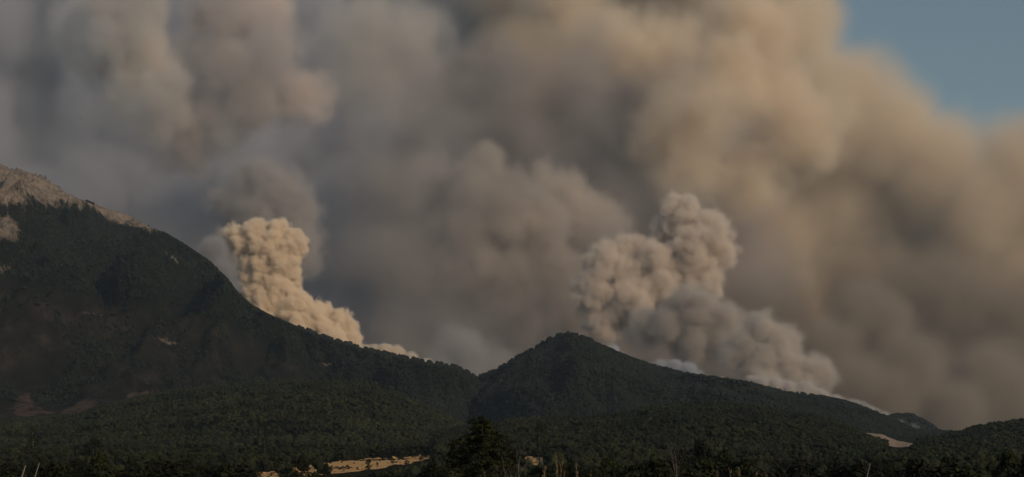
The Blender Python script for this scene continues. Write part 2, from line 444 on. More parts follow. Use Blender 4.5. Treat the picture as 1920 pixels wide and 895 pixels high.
# ------------------------------------------------------------------ plants
def leaf_cloud(rng, centres, radii, n, size, aspect=1.0, flat=0.75):
    """n small leaf-sprays (quads) spread over clumps: returns verts, faces"""
    k = rng.randint(0, len(centres), n)
    d = rng.normal(size=(n, 3)); d /= np.linalg.norm(d, axis=1)[:, None]
    rr = rng.uniform(0.55, 1.0, n) ** 0.6
    c = np.array(centres)[k] + d * (np.array(radii)[k] * rr)[:, None] * np.array([1, 1, flat])
    nrm = d + rng.normal(size=(n, 3)) * 0.7 + np.array([0, 0, 0.4]); nrm /= np.linalg.norm(nrm, axis=1)[:, None]
    a = np.cross(nrm, rng.normal(size=(n, 3))); a /= np.linalg.norm(a, axis=1)[:, None]
    b_ = np.cross(nrm, a)
    s = (size * rng.uniform(0.6, 1.3, n))[:, None]
    v = np.stack([c - a * s, c - b_ * s * 0.6 * aspect, c + a * s + nrm * s * 0.25, c + b_ * s * 0.6 * aspect], 1).reshape(-1, 3)
    f = np.arange(n * 4).reshape(n, 4)
    return v, f


def tube(pts, rad, sides=6):
    vs, fs = [], []
    for i, (p, r) in enumerate(zip(pts, rad)):
        p = Vector(p); q = Vector(pts[min(i + 1, len(pts) - 1)]) - Vector(pts[max(i - 1, 0)])
        q = q.normalized() if q.length > 0 else Vector((0, 0, 1))
        a = q.orthogonal().normalized(); b_ = q.cross(a)
        for k in range(sides):
            t = 2 * math.pi * k / sides
            vs.append(tuple(p + (a * math.cos(t) + b_ * math.sin(t)) * r))
    for i in range(len(pts) - 1):
        for k in range(sides):
            k2 = (k + 1) % sides
            fs.append((i * sides + k, i * sides + k2, (i + 1) * sides + k2, (i + 1) * sides + k))
    return vs, fs


def join_vf(parts):
    V_, F_ = [], []; o = 0
    for v, f in parts:
        V_.append(np.asarray(v, float).reshape(-1, 3)); F_.append(np.asarray(f, int) + o); o += len(V_[-1])
    return np.concatenate(V_), np.concatenate(F_)


def trunk_mesh(name, rng, h, r, limbs=6, mat=None, spread=0.3):
    parts = []
    pts = [(0, 0, -0.06 * h)]; x = y = 0
    for i in range(1, 7):
        x += rng.normal() * h * 0.012; y += rng.normal() * h * 0.012
        pts.append((x, y, h * i / 6 * 0.86))
    parts.append(tube(pts, [r * (1 - 0.13 * i) for i in range(7)]))
    for k in range(limbs):
        a = k * 2.4 + rng.uniform(0, 1); t = rng.uniform(0.3, 0.85); p0 = Vector((0, 0, h * 0.86 * t))
        L_ = h * spread * (1.15 - t) * rng.uniform(0.7, 1.3)
        p1 = p0 + Vector((math.cos(a), math.sin(a), 0.5)) * L_ * 0.5; p2 = p0 + Vector((math.cos(a) * 1.1, math.sin(a) * 1.1, 0.95)) * L_
        parts.append(tube([p0, p1, p2], [r * 0.45, r * 0.3, r * 0.12], 5))
    v, f = join_vf(parts)
    return mesh_np(name, v, f, mat or M['bark'])


def broad_crown(name, seed, h, w, n, size, mat, clumps=26, low=0.22, cs_k=1.0):
    rng = np.random.RandomState(seed)
    cs, rs = [], []
    for k in range(clumps):
        t = rng.uniform(low, 0.93); a = rng.uniform(0, 6.283)
        prof = math.sin(math.pi * min(1, (t - low + 0.12) / (1.03 - low))) ** 0.7
        r0 = w * 0.5 * prof * math.sqrt(rng.uniform(0.1, 1))
        cs.append((math.cos(a) * r0, math.sin(a) * r0, t * h)); rs.append(w * rng.uniform(0.13, 0.24) * cs_k)
    cs.append((rng.normal() * w * 0.05, 0, h * 0.9)); rs.append(w * 0.13)
    v, f = leaf_cloud(rng, cs, rs, n, size)
    return mesh_np(name, v, f, mat)


def conifer_crown(name, seed, h, w, n, size, mat, tiers=16, low=0.08, droop=0.2, ragged=0.3, shape=0.8, dens=9):
    rng = np.random.RandomState(seed)
    cs, rs = [], []
    for k in range(tiers):
        t = low + (1 - low) * k / (tiers - 1) * 0.97
        R = w * 0.5 * (1 - t) ** shape
        for j in range(max(3, int(dens * (1 - t)) + 2)):
            a = rng.uniform(0, 6.283); L_ = R * rng.uniform(1 - ragged, 1 + ragged)
            for q in (0.45, 0.8, 1.05):
                cs.append((math.cos(a) * L_ * q, math.sin(a) * L_ * q, t * h - droop * L_ * q * 0.5 + rng.normal() * h * 0.008)); rs.append(max(0.045 * w, R * 0.24 * (1.25 - q * 0.6)))
    for q in np.linspace(0.9, 0.995, 5):
        cs.append((0, 0, h * q)); rs.append(w * 0.035 * (1.6 - q))
    v, f = leaf_cloud(rng, cs, rs, n, size, 0.8, 0.45)
    return mesh_np(name, v, f, mat)


def bare_tree_mesh(name, seed, h, mat, n=9, thick=0.10):
    rng = random.Random(seed); parts = []

    def grow(p, d, L_, r, lev):
        pts = [p]; rad = [r]
        for i in range(4):
            d = (d + Vector((rng.gauss(0, .16), rng.gauss(0, .16), rng.gauss(0, .10)))).normalized()
            pts.append(pts[-1] + d * L_ / 4); rad.append(r * (1 - 0.2 * (i + 1)))
            if lev < 3:
                for _ in range(2 if lev else 3):
                    if rng.random() < 0.75:
                        q = (d + Vector((rng.gauss(0, .7), rng.gauss(0, .7), rng.uniform(-.1, .5)))).normalized()
                        grow(pts[-1], q, L_ * rng.uniform(0.35, 0.55), rad[-1] * 0.6, lev + 1)
        parts.append(tube(pts, rad, 4))
    grow(Vector((0, 0, -0.3)), Vector((0, 0, 1)), h * 0.8, thick, 0)
    v, f = join_vf(parts)
    return mesh_np(name, v, f, mat)


def far_crown(name, seed, kind):
    """small closed, lumpy tree for the distant slopes (unit height)"""
    rng = np.random.RandomState(seed)
    bm = bmesh.new(); bmesh.ops.create_icosphere(bm, subdivisions=2, radius=1)
    for v in bm.verts:
        d = v.co.normalized(); s = 1 + 0.38 * float(gnoise(d.x * 2.3 + seed * 3.1, d.y * 2.3 + d.z * 3)) + rng.uniform(-0.10, 0.10)
        if kind == 'cone':
            z = (d.z + 1) / 2; r = (1 - z) ** 0.75 * 0.36 * s + 0.02; q = math.hypot(d.x, d.y) or 1
            v.co = Vector((d.x / q * r if q > .05 else 0, d.y / q * r if q > .05 else 0, z))
        else:
            v.co = Vector((d.x * 0.46 * s, d.y * 0.46 * s, 0.5 + d.z * 0.5 * s))
    me = bpy.data.meshes.new(name); bm.to_mesh(me); bm.free(); me.materials.append(M['far'])
    return me


# templates for the scattered forests: objects that are not in the scene themselves
def template(me):
    return bpy.data.objects.new(me.name, me)


far_t = [template(far_crown('distant_tree', i, 'cone' if i % 3 == 1 else 'ball')) for i in range(5)]
M['far_olive'] = foliage_mat('olive_canopy', [(0.3, (0.014, 0.016, 0.006)), (0.7, (0.044, 0.046, 0.014))], 0.45)
olive_t = []
for i in range(4):
    me = far_crown('shrub', 20 + i, 'ball'); me.materials.clear(); me.materials.append(M['far_olive']); olive_t.append(template(me))

def clump_crown(name, seed, w, mat):
    rng = np.random.RandomState(seed); parts = []
    cs, rs = [], []
    for k in range(9):
        t = rng.uniform(0.18, 0.86); a = rng.uniform(0, 6.283); r0 = w * 0.5 * math.sin(math.pi * min(1, t + 0.05)) ** 0.6 * rng.uniform(0.3, 0.8)
        cs.append((math.cos(a) * r0, math.sin(a) * r0, t)); rs.append(w * rng.uniform(0.16, 0.27))
    for c_, r_ in zip(cs, rs):
        bm = bmesh.new(); bmesh.ops.create_icosphere(bm, subdivisions=2, radius=1)
        vv = [((v.co * (1 + rng.uniform(-0.22, 0.22))) * r_ * 0.86) + Vector(c_) for v in bm.verts]
        ff = [[v.index for v in f.verts] + [f.verts[2].index] for f in bm.faces]
        ff = [f[:3] for f in ff]; bm.free()
        parts.append((vv, ff))
    v1, f1 = join_vf(parts)
    v2, f2 = leaf_cloud(rng, cs, rs, 300, 0.045)
    f1q = f1; me = bpy.data.meshes.new(name)
    me.from_pydata([tuple(p) for p in v1] + [tuple(p) for p in v2], [], [tuple(f) for f in f1q] + [tuple(int(q) + len(v1) for q in f) for f in f2])
    me.materials.append(mat)
    return me


mid_t = [template(clump_crown('mid_tree', 90 + i, (0.75, 0.95, 0.6, 0.85, 1.05)[i], (M['leaf'], M['olive'], M['leaf'], M['leaf'], M['olive'])[i])) for i in range(5)]
mid_t.append(template(conifer_crown('mid_conifer', 70, 1.0, 0.42, 900, 0.04, M['conifer'], 12)))


def scatter(name, pts, sizes, templates, label, cat, seed=0, squash=(0.8, 1.3)):
    """one object that carries a forest nobody could count: vertices with size and turn, trees instanced on them"""
    rng = np.random.RandomState(seed)
    me = bpy.data.meshes.new(name); me.vertices.add(len(pts)); me.vertices.foreach_set('co', np.asarray(pts, np.float32).ravel())
    n = len(pts)
    w = sizes * rng.uniform(*squash, n)
    sc = np.stack([w, w * rng.uniform(0.85, 1.15, n), sizes], -1).astype(np.float32)
    a = me.attributes.new('tree_scale', 'FLOAT_VECTOR', 'POINT'); a.data.foreach_set('vector', sc.ravel())
    a = me.attributes.new('turn', 'FLOAT_VECTOR', 'POINT')
    rt = np.zeros((n, 3), np.float32); rt[:, 2] = rng.uniform(0, 6.283, n); rt[:, :2] = rng.normal(size=(n, 2)) * 0.06
    a.data.foreach_set('vector', rt.ravel())
    a = me.attributes.new('which', 'INT', 'POINT'); a.data.foreach_set('value', rng.randint(0, len(templates), n).astype(np.int32))
    ng = bpy.data.node_groups.new(name, 'GeometryNodeTree')
    ng.interface.new_socket('Geometry', in_out='INPUT', socket_type='NodeSocketGeometry'); ng.interface.new_socket('Geometry', in_out='OUTPUT', socket_type='NodeSocketGeometry')
    N = ng.nodes.new; K = ng.links.new
    gi = N('NodeGroupInput'); go = N('NodeGroupOutput')
    gti = N('GeometryNodeGeometryToInstance')
    for t in reversed(templates):
        oi = N('GeometryNodeObjectInfo'); oi.inputs['Object'].default_value = t; K(oi.outputs['Geometry'], gti.inputs[0])
    iop = N('GeometryNodeInstanceOnPoints'); K(gi.outputs[0], iop.inputs['Points']); K(gti.outputs[0], iop.inputs['Instance'])
    iop.inputs['Pick Instance'].default_value = True

    def na(nm, ty):
        q = N('GeometryNodeInputNamedAttribute'); q.data_type = ty; q.inputs['Name'].default_value = nm
        return q.outputs['Attribute']
    K(na('which', 'INT'), iop.inputs['Instance Index'])
    e2r = N('FunctionNodeEulerToRotation'); K(na('turn', 'FLOAT_VECTOR'), e2r.inputs[0]); K(e2r.outputs[0], iop.inputs['Rotation'])
    K(na('tree_scale', 'FLOAT_VECTOR'), iop.inputs['Scale'])
    K(iop.outputs[0], go.inputs[0])
    o = bpy.data.objects.new(name, me); COL.objects.link(o)
    md = o.modifiers.new('trees', 'NODES'); md.node_group = ng
    return tag(o, label, cat, kind='stuff')


R = np.random.RandomState(5)


def forest_on(land, n, smin, smax, templates, label, seed, keep=None, **kw):
    x, y, z, at, v = land.sample(n, R, **kw)
    k = (at['rock'] + 0.5 * fbm(x / 90, z / 60, 3) + R.uniform(-0.12, 0.12, len(x)) < 0.42) & (at['bare'] < 0.45)
    if keep is not None:
        qx, qy = proj(x, y, z); k &= keep(qx, qy, x, y, at)
    x, y, z = x[k], y[k], z[k]
    s = R.uniform(smin, smax, len(x)) * (1 + 0.35 * fbm(x / 120, y / 120, 2))
    return scatter('forest', np.stack([x, y, z - s * 0.12], -1), s, templates, label, 'forest', seed)


def thin(scale, th):
    return lambda qx, qy, x, y, at: (fbm(x / scale, y / scale, 4) + R.uniform(-0.3, 0.3, len(x)) > th)


forest_on(mountain, 150000, 6, 11, far_t, 'dark forest covering the slope of the big mountain below its bare rock crest', 1,
          keep=lambda qx, qy, x, y, at: (fbm(x / 260, y / 260, 4) + R.uniform(-0.3, 0.3, len(x)) > np.where(at['scrub'] > 0.1, 0.22, -0.5)))
forest_on(hill, 70000, 6, 11, far_t, 'dark forest covering the pointed hill in the middle of the valley', 2, keep=thin(160, -0.15))
forest_on(smoking_ridge, 2500, 8, 15, far_t, 'dim forest on the small smoke-veiled ridge at the right end of the pointed hill', 3)
forest_on(foothill, 34000, 3.2, 6.5, far_t[:1] + olive_t + mid_t[:1], 'low green woodland on the broad foothill below the mountain', 4, keep=thin(110, -0.22))
forest_on(right_foothill, 13000, 6, 12, mid_t, 'green bushy woodland on the rounded low hill before the pointed hill', 5)
forest_on(knoll, 4000, 8, 14, mid_t, 'dark woodland on the low knoll at the right edge', 6)


def skyline(land, x0, x1, n, smin, smax, label, seed):
    rng = np.random.RandomState(seed)
    x, y, z, at, v = land.sample(n * 8, rng, vmin=0.94, vmax=1.015)
    qx, _ = proj(x, y, z); k = (qx > x0) & (qx < x1) & (fbm(qx / 9.0, qx * 0 + seed, 3) > -0.02)
    x, y, z = x[k][:n], y[k][:n], z[k][:n]
    s_ = rng.uniform(smin, smax, len(x))
    return scatter('treeline', np.stack([x, y, z - s_ * 0.1], -1), s_, far_t, label, 'forest', seed, (0.5, 1.0))


skyline(mountain, 560, 895, 900, 10, 22, 'ragged row of taller trees on the low right end of the mountain ridge', 71)
skyline(foothill, 585, 745, 170, 7, 13, 'dark row of taller trees along the crest of the broad foothill', 74)
skyline(hill, 890, 1110, 600, 9, 19, 'ragged taller trees on the left flank and top of the pointed hill', 72)
skyline(hill, 1110, 1790, 900, 7, 14, 'ragged taller trees along the long right shoulder of the pointed hill', 73)


def hidden_window(px, top):
    """True where a tree with its top at `top` would stand before the meadow or the clearing"""
    top = top + 6 * fbm(np.asarray(px) / 11.0, np.asarray(px) * 0 + 2.2, 3) - 1.5 + np.where(np.abs(gnoise(np.asarray(px) / 21.0, np.asarray(px) * 0)) > 0.60, 40, 0)
    lim = np.interp(px, [455, 465, 540, 600, 660, 720, 800, 815, 830], [0, 893, 897, 893, 886, 876, 863, 857, 0], left=0, right=0)
    lim2 = np.interp(px, [1600, 1608, 1650, 1690, 1712, 1716], [0, 826, 832, 838, 838, 0], left=0, right=0)
    lim3 = np.interp(px, [955, 960, 1030, 1036], [0, 868, 866, 0], left=0, right=0)
    return (top < np.maximum(np.maximum(lim, lim2), lim3))


# woodland on the plain, 650 m and beyond
n = 26000
y = 560 + (3000 - 560) * R.uniform(0, 1, n) ** 1.25
px = R.uniform(-60, 1980, n)
x = (px - 960) / FOC * y
z = ground_z(x, y); s = R.uniform(4.5, 11, n) * (1 + 0.5 * fbm(x / 150, y / 150, 3))
s *= np.where(px < 860, 0.85, 1.15)
qx, qt = proj(x, y, z + s)
_, qb = proj(x, y, z)
front = ~hidden_window(qx, qt) | ((px > 455) & (px < 815) & (qb < np.interp(px, *zip(*mw_top)) - 0.0))
front &= ~((px > 1600) & (px < 1716) & (y > 1650))
opn = (fbm(x / 130, y / 130, 4) > -0.42)
k = front & opn & (y < np.where(px < 860, 1750, 2600))
scatter('woodland', np.stack([x, y, z - s * 0.05], -1)[k], s[k], mid_t, 'dense green scrub woodland covering the valley floor in front of the hills', 'woodland', 9)
print('woodland', k.sum())

# near trees, each an object of its own
tree_kinds = []
for i in range(6):
    rng = np.random.RandomState(200 + i)
    w_ = (0.62, 0.8, 0.95, 0.7, 0.55, 0.42)[i]
    tm = trunk_mesh('trunk', rng, 1.0, 0.028, 6)
    if i == 5: cm = conifer_crown('crown', 300 + i, 1.0, w_, 2600, 0.026, M['conifer'], 13)
    else: cm = broad_crown('crown', 300 + i, 1.0, w_, 4200, 0.022, M['leaf'] if i % 2 else M['olive'], 70, 0.10, 0.55)
    tree_kinds.append((tm, cm))


def add_tree(name, loc, size, width, kind, rot, label, group=None, cat='tree', twin=None):
    o = bpy.data.objects.new(name, None); COL.objects.link(o); o.empty_display_size = 0.5
    o.location = loc; o.rotation_euler = (0, 0, rot); o.scale = (width, width, size)
    tm, cm = tree_kinds[kind] if isinstance(kind, int) else kind
    tag(o, label, cat, group)
    for nm, me_ in (('trunk', tm), ('crown', cm)):
        c_ = bpy.data.objects.new(nm, me_); COL.objects.link(c_); c_.parent = o
    return o


def ground_at(px, Y):
    xx = (px - 960) / FOC * (Y * CP - 12 * SP)
    return Vector((xx, Y, float(ground_z(xx, Y))))


# the tall trees one can single out
big_con = (trunk_mesh('trunk', np.random.RandomState(1), 19, 0.35, 12), conifer_crown('crown', 11, 19, 12.5, 60000, 0.19, M['conifer'], 30, 0.15, 0.3, 0.45, 0.62, 26))
p = ground_at(902, 150)
tz = P(902, 782, 150).z
add_tree('conifer', p, (tz - p.z) / 19, 1.0, big_con, 0.4, 'tall broad dark conifer whose tip stands against the valley between mountain and hill', cat='conifer')
singles = [
    # px, Y, top py, width factor, kind, label
    (848, 175, 828, 5.5, 5, 'dark narrow conifer close beside the left flank of the tall conifer'),
    (942, 165, 806, 6.5, 3, 'round-shouldered dark tree growing against the right side of the tall conifer'),
    (812, 190, 858, 7.0, 1, 'low dark bushy tree two crowns left of the tall conifer'),
    (565, 420, 850, 6.0, 4, 'dark upright tree standing in front of the left end of the dry meadow'),
    (612, 520, 866, 5.0, 4, 'small dark tree that splits the dry meadow in two'),
    (335, 330, 862, 10.0, 3, 'broad dark tree left of the dry meadow, its crown above its neighbours'),
    (182, 230, 845, 9.0, 2, 'wide olive green tree with loose crown at the lower left'),
    (118, 210, 862, 6.5, 0, 'olive bush at the lower left, just left of the wide olive tree'),
    (1312, 330, 818, 11.0, 1, 'dark round-topped tree rising above the woods below the rounded low hill'),
    (1275, 300, 836, 9.0, 3, 'dark tree under the left shoulder of the round-topped tree'),
    (1360, 310, 838, 9.0, 4, 'dark tree under the right shoulder of the round-topped tree'),
    (1140, 240, 852, 9.0, 0, 'yellow-green bushy tree right of the dry grass stalks'),
    (62, 1050, 800, 14.0, 5, 'isolated dark pointed tree on the valley floor near the left edge'),
    (176, 950, 818, 16.0, 3, 'isolated dark round tree on the valley floor above the wide olive tree'),
    (497, 1100, 797, 10.0, 5, 'small dark pointed tree alone on the valley floor above the dry meadow'),
    (1895, 300, 838, 10.0, 0, 'green tree at the right edge below the dark knoll'),
    (1012, 1150, 784, 12.0, 4, 'tree that pokes above the treeline right of the tall conifer'),
]
for px_, Y_, top_, w_, k_, lab in singles:
    p = ground_at(px_, Y_); h_ = max(P(px_, top_, Y_).z - p.z, 2.5)
    ww = (0.62, 0.8, 0.95, 0.7, 0.55, 0.42)[k_]
    add_tree('tree' if k_ != 5 else 'conifer', p, h_, w_ / ww, k_, px_ * 0.37, lab, cat='tree' if k_ != 5 else 'conifer')

regions = [(-40, 240, 'below the bare mounds at lower left'), (240, 460, 'between the wide olive tree and the meadow'),
           (460, 640, 'below the left half of the meadow'), (640, 830, 'below the right half of the meadow'),
           (830, 990, 'around the foot of the tall conifer'), (990, 1200, 'behind the dry stalks'),
           (1200, 1420, 'around the round-topped tree'), (1420, 1600, 'below the right end of the rounded hill'),
           (1600, 1760, 'below the pale clearing'), (1760, 1966, 'below the knoll at the right edge')]
looks = ['olive upright bushy tree', 'dark green round bushy tree', 'wide spreading olive tree', 'dark green loose-crowned tree', 'slim olive tree', 'narrow dark conifer']
cnt = 0
rr = random.Random(12)
tries = 0
placed = []
while cnt < 270 and tries < 9000:
    tries += 1
    px_ = rr.uniform(-40, 1965); Y_ = 130 + 460 * rr.random() ** 0.8
    lim = np.interp(px_, [0, 120, 240, 300, 450, 480, 800, 830, 870, 960, 1000, 1120, 1200, 1300, 1400, 1600, 1920], [858, 850, 846, 852, 856, 884, 884, 870, 850, 850, 862, 862, 845, 836, 842, 842, 840])
    top_ = lim + abs(rr.gauss(0, 12)) + max(0, (330 - Y_) * 0.05)
    p = ground_at(px_, Y_); h_ = P(px_, top_, Y_).z - p.z
    if h_ < 2.2 or h_ > 13: continue
    if hidden_window(np.array([px_, px_ - 8, px_ + 8]), np.array([top_] * 3)).any(): continue
    if any(abs(px_ - a) * Y_ / FOC < 2.2 and abs(Y_ - b_) < 3.0 for a, b_ in placed): continue
    placed.append((px_, Y_))
    k_ = rr.choice([0, 1, 1, 2, 3, 3, 4, 5]); ww = (0.62, 0.8, 0.95, 0.7, 0.55, 0.42)[k_]
    g_ = next(r for r in regions if r[0] <= px_ < r[1] or r is regions[-1])
    add_tree('tree', p, h_, h_ * rr.uniform(0.85, 1.35), k_, rr.uniform(0, 6.28), ('low ' if h_ < 5 else '') + looks[k_] + ' ' + g_[2], ('low ' if h_ < 5 else '') + looks[k_] + 's ' + g_[2])
    cnt += 1
print('near trees', cnt)

# bushes that close the ground between them
n = 5200
y = 110 + 520 * R.uniform(0, 1, n) ** 0.9; px = R.uniform(-60, 1980, n); x = (px - 960) / FOC * y; z = ground_z(x, y); s = R.uniform(1.2, 3.6, n)
qx, qt = proj(x, y, z + s)
k = ~hidden_window(qx, qt) & (qt > np.interp(px, [0, 450, 480, 810, 840, 1200, 1920], [858, 862, 888, 888, 868, 852, 850]))
scatter('undergrowth', np.stack([x, y, z - 0.15], -1)[k], s[k], mid_t[:4], 'dark undergrowth filling the ground between the near trees', 'undergrowth', 10, (1.0, 1.7))

rb2 = random.Random(8)
for q in range(42):
    v_ = mv[rb2.randrange(len(mv))]; h_ = rb2.uniform(1.2, 4.0); far_ = v_[1] > 900
    o = add_tree('shrub', Vector((v_[0] + rb2.uniform(-3, 3), v_[1] + rb2.uniform(-8, 8), v_[2] - 0.2)), h_, h_ * rb2.uniform(1.1, 1.7), rb2.choice([0, 1, 2, 3]), rb2.uniform(0, 6), ('low' if h_ < 2.2 else 'tall') + ' dark shrub on the ' + ('far right' if far_ else 'near left') + ' part of the golden meadow', ('low' if h_ < 2.2 else 'tall') + ' shrubs on the ' + ('far' if far_ else 'near') + ' meadow', 'shrub')

# bare, bleached shrubs and snags
for i, (px_, Y_, top_, h_, lab) in enumerate([
        (984, 62, 858, 4.2, 'bleached bare branches of a dead shrub at the foot of the tall conifer'),
        (968, 70, 872, 3.4, 'small bare grey twigs low beside the tall conifer, left of the bleached dead shrub'),
        (1250, 120, 852, 6.5, 'pale leafless tree below the dark round-topped tree'),
        (1288, 110, 866, 4.5, 'bare greyish branches right of the pale leafless tree'),
        (1496, 130, 848, 7.5, 'tall pale leafless tree with thin branches left of the clearing'),
        (1512, 120, 868, 5.0, 'bare twiggy shrub at the foot of the tall leafless tree by the clearing'),
        (1632, 160, 868, 5.0, 'pale leaning dead stem below the pale clearing'),
        (48, 90, 873, 5.0, 'single pale leaning dead stem at the lower left corner'),
        (74, 120, 868, 5.0, 'thin grey dead stem just right of the leaning stem in the lower left corner'),
        (922, 330, 872, 5.0, 'thin dead trunk among the trees right of the tall conifer')]):
    top = P(px_, top_, Y_)
    xx = top.x; gz_ = float(ground_z(xx, Y_)); H_ = top.z - gz_
    thin_stem = 'stem' in lab
    if thin_stem:
        pts = [Vector((0, 0, -0.3)), Vector((0.02 * H_, 0, H_ * 0.4)), Vector((0.06 * H_, 0, H_ * 0.75)), Vector((0.13 * H_, 0, H_))]
        v, f = join_vf([tube(pts, [0.13, 0.10, 0.07, 0.03], 6), tube([pts[1], pts[1] + Vector((-0.5, 0.2, 0.9))], [0.05, 0.02], 5), tube([pts[2], pts[2] + Vector((0.5, 0.2, 0.7))], [0.04, 0.015], 5)])
        me = mesh_np('dead_sapling', v, f, M['deadwood']); xx -= 0.13 * H_
        o = link('dead_sapling', me)
    else:
        me = bare_tree_mesh('dead_shrub', 40 + i, H_ * 1.02, M['deadwood'], thick=0.03 + H_ * 0.008); o = link('dead_shrub', me)
    o.location = (xx, Y_, gz_)
    tag(o, lab, 'dead tree')

# dry stalks on the rise below the camera
def stalk_mesh(name, h, seed, bushy):
    rng = random.Random(seed); parts = []
    bend = rng.uniform(-0.1, 0.1)
    pts = [Vector((bend * (i / 6) ** 2 * h, rng.uniform(-.01, .01), h * i / 6 - 0.05)) for i in range(7)]
    parts.append(tube(pts, [0.006 * (1 - i * 0.1) for i in range(7)], 5))
    for k in range(46 if bushy else 22):
        t = rng.uniform(0.5, 1.0); p_ = Vector((bend * t * t * h, 0, h * t - 0.05)); a = rng.uniform(0, 6.28)
        q = p_ + Vector((math.cos(a) * 0.017, math.sin(a) * 0.017, 0.04)) * rng.uniform(0.6, 1.4)
        parts.append(tube([p_, q, q + Vector((0, 0, 0.03))], [0.003, 0.006, 0.002], 4))
    v, f = join_vf(parts)
    return mesh_np(name, v, f, M['straw'])


stalks = [(1008, 880, 'first'), (1025, 886, ''), (1034, 889, ''), (1050, 849, ''), (1042, 862, ''), (1060, 885, ''), (1085, 871, ''), (1073, 889, ''), (1098, 893, ''), (1380, 881, ''), (1392, 877, ''), (1418, 890, ''), (1356, 890, '')]
for i, (px_, top_, _) in enumerate(stalks):
    Y_ = 24 + (i * 37 % 11) * 0.5
    top = P(px_, top_, Y_); gz_ = float(ground_z(top.x, Y_))
    me = stalk_mesh('dry_stalk', top.z - gz_ + 0.05, 70 + i, i % 3 == 0)
    o = link('dry_stalk', me); o.location = (top.x, Y_, gz_)
    if px_ == 1050: tag(o, 'tallest dry straw-coloured stalk in the cluster at the bottom edge right of the tall conifer', 'plant', 'dry stalks at the bottom edge')
    elif px_ < 1200: tag(o, 'short dry straw-coloured stalk in the cluster right of the tall conifer at the bottom edge', 'plant', 'dry stalks beside the tallest stalk')
    else: tag(o, 'short dry stalk poking up at the bottom edge below the round-topped tree', 'plant', 'dry stalks below the round-topped tree')

# small white shed at the clearing's upper corner
p = P(1612, 817, 1930)
sh = bpy.data.objects.new('shed', None); COL.objects.link(sh); sh.location = p
tag(sh, 'tiny whitish shed at the upper left corner of the pale clearing', 'shed')


def prism(name, pts, mat, parent):
    bm = bmesh.new(); vs = [bm.verts.new(p_) for p_ in pts]
    bmesh.ops.convex_hull(bm, input=vs); me = bpy.data.meshes.new(name); bm.to_mesh(me); bm.free()
    return link(name, me, mat, parent)


prism('wall', [(sx * 3, sy * 2.2, z_) for sx in (-1, 1) for sy in (-1, 1) for z_ in (-3, 2.4)] + [(sx * 3, 0, 3.6) for sx in (-1, 1)], M['shed_wall'], sh)
for s_ in (-1, 1):
    prism('roof', [(sx * 3.3, 0, z_) for sx in (-1, 1) for z_ in (3.64, 3.80)] + [(sx * 3.3, s_ * 2.6, z_) for sx in (-1, 1) for z_ in (2.25, 2.41)], M['shed_roof'], sh)
prism('door', [(-0.5 + dx, -2.23 + dy, dz) for dx in (0, 1.0) for dy in (0, 0.06) for dz in (-1, 1.6)], M['bark'], sh)

# birds
def bird(px_, py_, Y_, span, heading, label):
    root = bpy.data.objects.new('bird', None); COL.objects.link(root)
    root.location = P(px_, py_, Y_); root.rotation_euler = (0, 0.10, heading)
    tag(root, label, 'bird')
    s = span / 2
    v, f = tube([(0, -0.30 * s, 0), (0, -0.2 * s, 0.01 * s), (0, 0, 0), (0, 0.25 * s, -0.01 * s), (0, 0.36 * s, 0.01 * s), (0, 0.44 * s, 0)], [0.02 * s, 0.07 * s, 0.10 * s, 0.07 * s, 0.05 * s, 0.005 * s], 8)
    link('body', mesh_np('body', v, f, M['feather']), parent=root, smooth=True)
    for sd in (-1, 1):
        prism('wing', [(sd * 0.05 * s, -0.14 * s, 0), (sd * 0.05 * s, 0.16 * s, 0), (sd * 0.05 * s, 0.0, 0.05 * s), (sd * 0.5 * s, -0.14 * s, 0.13 * s), (sd * 0.5 * s, 0.15 * s, 0.13 * s), (sd * 0.5 * s, 0.0, 0.15 * s), (sd * s, -0.12 * s, 0.14 * s), (sd * 0.97 * s, 0.0, 0.15 * s)], M['feather'], root)
    prism('tail', [(-0.03 * s, -0.2 * s, 0.0), (0.03 * s, -0.2 * s, 0.0), (-0.09 * s, -0.5 * s, 0), (0.09 * s, -0.5 * s, 0), (0, -0.3 * s, 0.03 * s)], M['feather'], root)
    return root


bird(150, 222, 420, 1.5, 0.3, 'small dark bird in flight before the grey smoke above the rocky mountain crest')
bird(1497, 567, 420, 1.4, -0.4, 'small dark bird before the brown smoke above the right shoulder of the hill')
bird(1628, 43, 600, 0.9, 0.7, 'tiny speck of a bird against the blue gap in the upper right')

# ------------------------------------------------------------------ smoke
def smoke_mats(name, col, dens, core=None):
    m = bpy.data.materials.new(name + '_veil'); m.use_nodes = True; t = m.node_tree; t.nodes.clear()
    out = t.nodes.new('ShaderNodeOutputMaterial'); v = t.nodes.new('ShaderNodeVolumePrincipled')
    v.inputs['Color'].default_value = (*col, 1); v.inputs['Density'].default_value = dens; v.inputs['Anisotropy'].default_value = 0.1
    t.links.new(v.outputs[0], out.inputs['Volume'])
    c, nt, b = new_mat(name + '_core')
    core = core or tuple(x * 0.62 for x in col)
    b.inputs['Base Color'].default_value = (*core, 1); b.inputs['Roughness'].default_value = 1; b.inputs['Specular IOR Level'].default_value = 0
    return m, c


